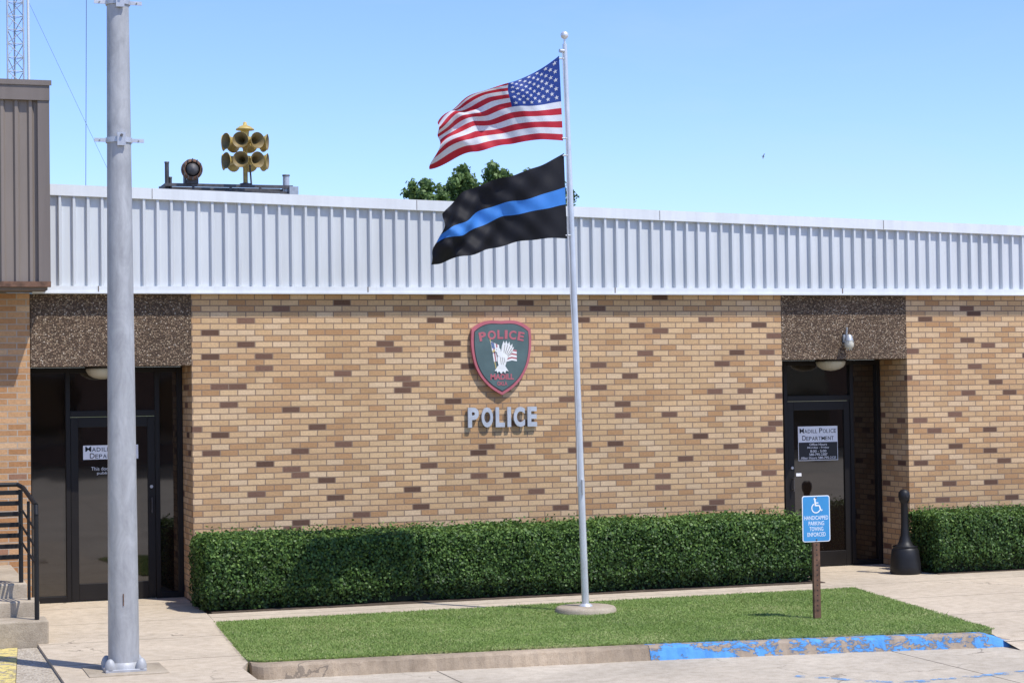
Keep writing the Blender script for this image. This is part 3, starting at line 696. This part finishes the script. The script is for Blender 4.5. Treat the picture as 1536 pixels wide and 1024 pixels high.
# ------------------------------------------------------------------ flags
def polyf(u,p): 
    c=np.polyfit(u,np.array(p),len(u)-1); return lambda t:np.polyval(c,t)
def flag(name,ut,top,ub,bot,pfun,wave,mapper,rows,cols,label,stars=False):
    tx=polyf(ut,[p[0] for p in top]);tz=polyf(ut,[p[1] for p in top]);bx=polyf(ub,[p[0] for p in bot]);bz=polyf(ub,[p[1] for p in bot])
    def S(u,v):
        s=v**pfun(u); x=tx(u)*(1-v)+bx(u)*v; z=tz(u)*(1-s)+bz(u)*s; dx,dy,dz=wave(u,v)
        return np.array([x+dx,-2.88+dy,z+dz])
    V=[];Fc=[];mi=[];mats=[]
    for i in range(cols+1):
        for j in range(rows+1): V.append(tuple(S(i/cols,j/rows)))
    for i in range(cols):
        for j in range(rows):
            a=i*(rows+1)+j; Fc.append((a,a+1,a+rows+2,a+rows+1)); m=mapper((i+.5)/cols,(j+.5)/rows)
            if m not in mats: mats.append(m)
            mi.append(mats.index(m))
    sm=[True]*len(Fc)
    if stars:
        mats.append(FW) if FW not in mats else None
        for r in range(9):
            nst=6 if r%2==0 else 5
            for k in range(nst):
                v0=(r+1)/10*7/13; u0=((k*2+1+(r%2))/12)*.4
                for side in (-1,1):
                    base=len(V); e=1e-3
                    n=np.cross((S(u0+e,v0)-S(u0,v0)),(S(u0,v0+e)-S(u0,v0))); n/=np.linalg.norm(n)
                    ring=[]
                    for q in range(10):
                        rr_=(.0305 if q%2==0 else .0125)*.9; a=math.pi/2+q*math.pi/5
                        ring.append(tuple(S(max(0,u0+rr_*math.cos(a)/1.52),max(0,v0-rr_*math.sin(a)/.9))+n*.0025*side))
                    V.append(tuple(S(u0,v0)+n*.0025*side)); V+=ring
                    for q in range(10): Fc.append((base,base+1+q,base+1+(q+1)%10)); mi.append(mats.index(FW)); sm.append(False)
    o=(6.85,-2.88,(top[0][1]+bot[0][1])/2)
    me=bpy.data.meshes.new(name); me.from_pydata([(x-o[0],y-o[1],z-o[2]) for x,y,z in V],[],Fc)
    for m in mats: me.materials.append(m)
    me.polygons.foreach_set('material_index',mi); me.polygons.foreach_set('use_smooth',sm)
    ob=bpy.data.objects.new(name,me); ob.location=o; col.objects.link(ob); return tag(ob,label,"flag")
def usmap(u,v):
    if u<.4 and v<7/13: return FB
    return FR if int(v*13)%2==0 else FW
def wv1(u,v):
    g=u**.7; k=max(0,(u-.35)/.65)
    y=.10*g*math.sin(2*math.pi*(1.5*u+.55*v)+.4)+.045*g*math.sin(2*math.pi*(3.3*u-1.1*v)+1)+.30*u*u*(v-.5)+.014*math.sin(2*math.pi*(7*u+2.5*v))*g+.07*k*math.sin(2*math.pi*(2.2*v+1.1*u))
    z=.018*g*math.sin(2*math.pi*(2.1*u+.8*v))*(4*v*(1-v)+.35)+.022*k*math.sin(2*math.pi*(3.2*u+1.7*v))
    x=.012*math.sin(2*math.pi*(1.3*v+u))*g+.03*k*math.sin(2*math.pi*(1.6*v+.3))
    return x,y,z
flag('national_flag',[0,.4,.76,1],[(6.83,5.79),(6.24,5.475),(5.75,5.28),(5.465,5.03)],[0,.4,.7,1],[(6.86,4.905),(6.33,4.87),(5.93,4.77),(5.51,4.63)],
     lambda u:1+1.0*min(u,.7),wv1,usmap,52,100,"american flag with stars and stripes flying from the flagpole",True)
def wv2(u,v):
    g=u**.7
    y=.09*g*math.sin(2*math.pi*(1.3*u+.4*v)+2.2)+.045*g*math.sin(2*math.pi*(3.1*u-1.4*v))+.28*u*u*(v-.5)+.018*math.sin(2*math.pi*(6*u+3*v))*g
    z=.020*g*math.sin(2*math.pi*(1.8*u+.6*v)+.5)*(4*v*(1-v)+.3)+.012*g*math.sin(2*math.pi*(4.3*u-1.2*v))
    x=.02*math.sin(2*math.pi*(.9*v+u))*g
    return x,y,z
flag('thin_blue_line_flag',[0,.38,.74,1],[(6.867,4.776),(6.32,4.545),(5.80,4.35),(5.487,4.10)],[0,.4,.74,1],[(6.889,3.888),(6.27,3.83),(5.80,3.70),(5.466,3.607)],
     lambda u:1.0,wv2,lambda u,v:FBL if .4<v<.6 else FK,45,90,"black flag with a single blue stripe flying from the flagpole")

# ------------------------------------------------------------------ utility pole
UO=(2.04,-5.04,0)
up=empty('utility_pole',UO,"tall weathered silver metal pole bolted to a concrete footing","pole")
b=B(); b.lathe((2.04,-5.04,.03),(0,0,1),[(0,.130),(.3,.129),(5.6,.094),(9.5,.07)],32,POLEM,True,False,True)
b.box(2.022,2.030,-5.04-.1330,-5.04-.12,.56,.66,RUST); b.build('pole',UO,up)
for z,r in ((4.50,.104),(5.68,.097)):
    b=B()
    b.lathe((2.04,-5.04,z-.022),(0,0,1),[(0,r),(0,r+.008),(.044,r+.008),(.044,r)],32,GALV,False)
    for s in (-1,1):
        b.box(2.04+s*(r+.055)-.05,2.04+s*(r+.055)+.05,-5.06,-5.048,z-.016,z+.016,GALV); b.cyl((2.04+s*(r+.06),-5.10,z),(2.04+s*(r+.06),-5.01,z),.007,GALV,n=6)
    b.box(2.01,2.08,-5.04-r-.03,-5.04-r-.006,z-.055,z+.055,GALV); b.cyl((2.045,-5.04-r-.05,z+.03),(2.045,-5.04-r,z+.03),.012,DARKST,n=6)
    b.build('clamp_band',UO,up)
b=B(); b.box(1.87,2.21,-5.21,-4.87,.006,.03,GALV)
b.lathe((2.04,-5.04,.03),(0,0,1),[(0,.152),(.03,.148),(.05,.131)],32,POLEM)
b.build('base_plate',UO,up,.003)
for sx_ in (-1,1):
    for sy in (-1,1):
        b=B(); c=(2.04+sx_*.130,-5.04+sy*.130,.03); b.lathe(c,(0,0,1),[(0,.045),(.03,.046),(.065,.034),(.085,.018),(.09,.001)],14,POLEM); b.build('bolt_cover',UO,up)
b=B(); b.box(1.72,2.38,-5.36,-4.72,-.02,.008,STEPM); b.build('concrete_footing',UO,up)

# ------------------------------------------------------------------ handicap sign
HO=(8.92,-4.40,0)
hs=empty('parking_sign',HO,"blue handicapped parking sign on a rusty steel post","sign")
b=B(); b.box(8.885,8.955,-4.400,-4.392,0,1.18,RUST); b.box(8.885,8.893,-4.392,-4.36,0,1.18,RUST); b.box(8.947,8.955,-4.392,-4.36,0,1.18,RUST)
for z in np.arange(.1,.78,.05): b.cyl((8.92,-4.4015,z),(8.92,-4.3995,z),.008,BLK,n=8)
b.build('post',HO,hs)
def rrect(x0,x1,z0,z1,r,k=5):
    p=[]
    for cx_,cz_,a0 in ((x1-r,z1-r,0),(x0+r,z1-r,90),(x0+r,z0+r,180),(x1-r,z0+r,270)):
        for i in range(k+1): a=rad(a0+90*i/k); p.append((cx_+r*math.cos(a),cz_+r*math.sin(a)))
    return p
b=B(); x0,x1,z0,z1=8.765,9.070,.780,1.237; cx=(x0+x1)/2
b.plate(rrect(x0,x1,z0,z1,.025),-4.4045,-4.4015,SIGNW); b.plate(rrect(x0+.009,x1-.009,z0+.009,z1-.009,.018),-4.406,-4.4045,SIGNB)
Y0,Y1=-4.4075,-4.406
cz=1.135
circ=[(cx-.012+.014*math.cos(a),cz+.068+.014*math.sin(a)) for a in np.linspace(0,2*math.pi,13)[:-1]]
b.plate(circ,Y0,Y1,SIGNW)
b.ribbon([(cx-.012,cz+.055),(cx-.006,cz+.0)],.016,Y0,Y1,SIGNW); b.ribbon([(cx-.010,cz+.004),(cx+.034,cz+.004),(cx+.052,cz-.046),(cx+.068,cz-.041)],.014,Y0-.0003,Y1,SIGNW); b.ribbon([(cx-.010,cz+.03),(cx+.026,cz+.03)],.011,Y0-.0006,Y1,SIGNW)
b.ribbon([(cx-.002+.046*math.cos(a),cz-.022+.046*math.sin(a)) for a in np.linspace(rad(118),rad(335),22)],.011,Y0-.0009,Y1,SIGNW)
for i,(s,wd_) in enumerate([("HANDICAPPED",.262),("PARKING",.17),("TOWING",.15),("ENFORCED",.20)]):
    put_text(b,s,cx,1.018-.055*i,wd_,.040,-4.406,SIGNW,.003,.001)
b.build('sign_panel',HO,hs)
for z in (.80,1.215):
    b=B(); b.lathe((cx,-4.4065,z),(0,-1,0),[(0,.009),(.004,.008),(.005,.001)],8,DARKST); b.build('bolt',HO,hs)

# ------------------------------------------------------------------ ash receptacle
AO=(12.10,-.58,0)
b=B(); b.lathe(AO,(0,0,1),[(.002,.180),(.02,.190),(.10,.187),(.20,.178),(.29,.165),(.33,.14),(.35,.10),(.40,.075),(.48,.052),(.60,.045),(.86,.042),(.885,.052),(.90,.062),(.95,.072),(1.0,.066),(1.03,.04),(1.04,.002)],32,BLACKM)
b.lathe(AO,(0,0,1),[(.325,.150),(.335,.156),(.345,.150)],32,BLACKM)
b.cyl((12.10,-.655,.955),(12.10,-.64,.955),.016,BLK)
tag(b.build('ash_receptacle',AO),"black bottle-shaped cigarette receptacle beside the hedge","ashtray")

# ------------------------------------------------------------------ roof sirens
RF=(4.6,4,4.15)
rk=empty('roof_equipment_frame',RF,"dark steel equipment frame standing on the flat roof","frame")
b=B()
b.box(3.74,5.46,3.96,4.0,5.09,5.13,DARKST); b.box(3.74,5.46,3.96,4.0,5.02,5.045,DARKST); b.box(3.74,5.40,4.5,4.56,5.08,5.14,DARKST)
for x in (3.74,5.40): b.box(x,x+.05,4.0,4.5,5.08,5.13,DARKST)
for x in (4.1,4.6,5.0): b.box(x,x+.03,3.965,3.995,5.045,5.09,DARKST)
b.build('beam',RF,rk)
for (x,z,r) in ((3.775,5.40,.028),(5.38,5.26,.045),(3.82,5.20,.02)):
    b=B(); b.cyl((x,4.03,4.14),(x,4.03,z),r,DARKST if r<.04 else GALV); b.lathe((x,4.03,z),(0,0,1),[(0,r*1.15),(.02,r*1.15),(.021,.001)],12,DARKST); b.build('frame_post',RF,rk)
for (x,y) in ((3.77,4.53),(5.42,4.53)):
    b=B(); b.cyl((x,y,4.14),(x,y,5.08),.025,DARKST); b.build('frame_post',RF,rk)
b=B(); b.box(5.40,5.52,3.9,4.05,5.0,5.11,LGRAY); b.build('junction_box',RF,rk)
HS=(4.83,4.05,5.13)
hsn=empty('warning_siren',HS,"two-tier cluster of faded yellow siren horns on roof frame","siren")
b=B(); b.cyl((4.83,4.05,5.13),(4.83,4.05,5.84),.032,YEL); b.lathe((4.83,4.05,5.13),(0,0,1),[(0,.08),(.02,.08),(.03,.04)],16,DARKST,True,True)
b.cyl((4.83,4.05,5.40),(4.83,4.05,5.52),.085,YEL,n=16); b.cyl((4.83,4.05,5.66),(4.83,4.05,5.78),.085,YEL,n=16)
b.cyl((4.90,4.0,5.13),(4.88,4.0,5.42),.012,DARKST)
b.build('mast',HS,hsn)
prof=[(0,.030),(.08,.034),(.14,.048),(.19,.070),(.225,.098),(.235,.110),(.240,.108)]
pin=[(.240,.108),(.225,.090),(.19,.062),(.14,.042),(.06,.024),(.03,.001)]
for z,off,k in ((5.715,22.5,8),(5.455,22.5,8)):
    for i in range(k):
        a=rad(off+i*360/k); d=Vector((math.cos(a),math.sin(a),-.03))
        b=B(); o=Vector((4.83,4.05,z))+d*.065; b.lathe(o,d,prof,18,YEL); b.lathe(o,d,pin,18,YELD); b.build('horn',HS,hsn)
b=B(); b.lathe((4.83,4.05,5.84),(0,0,1),[(-.06,.05),(0,.055),(.03,.06),(.035,.125),(.05,.12),(.085,.07),(.10,.03),(.14,.022),(.15,.001)],20,YEL); b.build('cap',HS,hsn)
DS=(4.09,4.02,5.13)
ds=empty('motor_siren',DS,"rusty round motor siren on the roof frame","siren")
b=B(); b.lathe((4.09,3.86,5.31),(0,1,0),[(0,.10),(.0,.132),(.03,.14),(.10,.14),(.12,.12),(.13,.10)],24,RUST,True,False,True)
for i in range(12):
    a=i*math.pi/6; b.box(4.09+.122*math.cos(a)-.006,4.09+.122*math.cos(a)+.006,3.845,3.86,5.31+.122*math.sin(a)-.02,5.31+.122*math.sin(a)+.02,DARKST)
b.build('rotor_housing',DS,ds)
b=B(); b.lathe((4.09,3.875,5.31),(0,-1,0),[(0,.085),(.03,.07),(.05,.05),(.06,.001)],20,DARKST); b.lathe((4.09,3.99,5.31),(0,1,0),[(0,.085),(.20,.085),(.23,.06),(.235,.001)],20,DARKST); b.build('motor',DS,ds)
b=B(); b.box(4.02,4.16,3.93,4.12,5.13,5.18,DARKST); b.box(4.0,4.02,3.95,4.1,5.13,5.24,DARKST); b.box(4.16,4.18,3.95,4.1,5.13,5.24,DARKST); b.build('mounting_bracket',DS,ds)

# ------------------------------------------------------------------ lattice mast
MO=(3.68,30,0)
lm=empty('radio_mast',MO,"slender steel lattice radio mast rising behind the brown building","tower")
b=B(); R_=.235; legs=[(3.68+R_*math.cos(a),30+R_*math.sin(a)) for a in (rad(-150),rad(-30),rad(90))]
for (x,y) in legs: b.cyl((x,y,-.1),(x,y,26),.024,GALV,n=6)
z=0.;k=0
while z<25.6:
    for i in range(3):
        p=legs[i];q=legs[(i+1)%3]
        if k%2: p,q=q,p
        b.cyl((p[0],p[1],z),(q[0],q[1],z+.36),.011,GALV,n=4); b.cyl((p[0],p[1],z+.36),(q[0],q[1],z+.36),.009,GALV,n=4)
    z+=.36;k+=1
b.build('lattice',MO,lm)
b=B(); b.cyl((4.02,29.9,8),(3.96,29.9,25),.035,TRIM,n=8); b.cyl((3.8,30,9),(4.02,29.9,9),.015,GALV,n=6); b.build('antenna',MO,lm)
for (p,q,r) in (((3.68,30,13.4),(8.2,30,3.6),.004),((5.60,30,20),(5.4,30,3),.008)):
    b=B(); b.cyl(p,q,r,DARKST,n=5); b.build('guy_wire',MO,lm)

# ------------------------------------------------------------------ tree
def tree(x,y,label):
    o=(x,y,0); e=empty('tree',o,label,"tree")
    b=B(); b.cyl((x,y,-.1),(x+.1,y,3.2),.26,BARK,.19,n=12)
    r=random.Random(5)
    tips=[]
    for i in range(14):
        a=i*2.4; z0=2.6+i*.12; L=r.uniform(1.2,2.4); p=Vector((x+.1,y,z0)); q=p+Vector((math.cos(a)*L,math.sin(a)*L,r.uniform(1.4,3.6))); b.cyl(p,q,.08,BARK,.03,n=7); tips.append(q)
    b.cyl((x+.1,y,3.1),(x+.2,y,6.6),.16,BARK,.05,n=9)
    b.build('trunk',o,e)
    C=[];Nn=[]
    cs=[(x-1.35,y,7.35,.42),(x-1.1,y-.3,7.05,.5),(x-.62,y,7.25,.5),(x-.2,y,7.60,.42),(x+.1,y,7.45,.45),(x-.1,y+.2,7.0,.7),(x+.72,y,7.7,.42),(x+1.05,y,7.62,.5),(x+.9,y-.2,7.2,.55),(x+1.5,y,7.6,.5),(x+1.9,y,7.55,.5),(x+2.3,y,7.1,.55),(x+1.6,y,7.1,.7),(x-1.0,y,6.7,.7),(x+.5,y,6.7,.8)]
    nm=len(cs)
    for q in tips: cs.append((q.x,q.y,min(q.z,6.4),r.uniform(.6,.95)))
    for i in range(22): a=r.uniform(0,6.28);rr_=r.uniform(.3,2.3); cs.append((x+rr_*math.cos(a),y+rr_*math.sin(a),r.uniform(4.2,6.5),r.uniform(.5,.9)))
    for ii,(a,b_,c,s) in enumerate(cs):
        for k in range(13 if ii<nm else 8):
            d=rng.normal(0,1,3); d/=np.linalg.norm(d); cc=np.array([a,b_,c])+d*s*rng.uniform(.3,.95); n=75
            dd=rng.normal(0,1,(n,3)); dd/=np.linalg.norm(dd,axis=1)[:,None]
            C.append(cc+dd*(s*.33*rng.uniform(.3,1.15,(n,1)))); Nn.append(dd)
    C=np.concatenate(C);Nn=np.concatenate(Nn); V,Fq=leaves(C,Nn,.058,.040,.5); V=V-np.array(o)
    me=bpy.data.meshes.new('crown'); me.from_pydata(V.tolist(),[],Fq.tolist()); me.materials.append(TREEL)
    cr=bpy.data.objects.new('crown',me); col.objects.link(cr); cr.parent=e; return e
tree(14.45,25,"leafy green tree rising behind the white parapet")

# ------------------------------------------------------------------ bird
b=B(); c=Vector((75.4,133.4,22.7))
b.lathe(c+Vector((-.14,0,.02)),(1,0,-.1),[(0,.005),(.05,.03),(.14,.045),(.22,.03),(.28,.008)],8,BLK)
b.add([tuple(c+Vector(p)) for p in ((-.05,0,.02),(.06,0,.02),(.20,.05,.26),(.12,.05,.25))],[(0,1,2,3)],BLK)
b.add([tuple(c+Vector(p)) for p in ((-.05,0,0),(.06,0,0),(-.02,-.1,-.22),(-.12,-.1,-.2))],[(0,1,2,3)],BLK)
tag(b.build('bird',tuple(c)),"small dark bird flying against the clear blue sky","bird")

# ------------------------------------------------------------------ building across the street (seen mirrored in the door glass)
CO=(10,-50,0)
ac=empty('storefront_building',CO,"long low red brown building across the street with dark windows","building")
b=B(); b.box(-30,45,-56,-48,-.16,5.5,REDBR); b.build('wall',CO,ac)
for x in range(-26,44,6):
    b=B(); b.box(x,x+3.2,-48,-47.95,.6,3.2,GLASS); b.box(x-.08,x+3.28,-47.99,-47.93,.5,.6,TAUPE2); b.build('window',CO,ac)
b=B(); b.box(-30.3,45.3,-56.3,-47.4,5.5,5.9,TAUPE2); b.build('roof',CO,ac)
b=B(); b.add([(-80,-44,-.115),(80,-44,-.115),(80,-34,-.115),(-80,-34,-.115)],[(0,1,2,3)],concrete('asphalt',(.06,.058,.055),.3)); struct(b.build('road'))
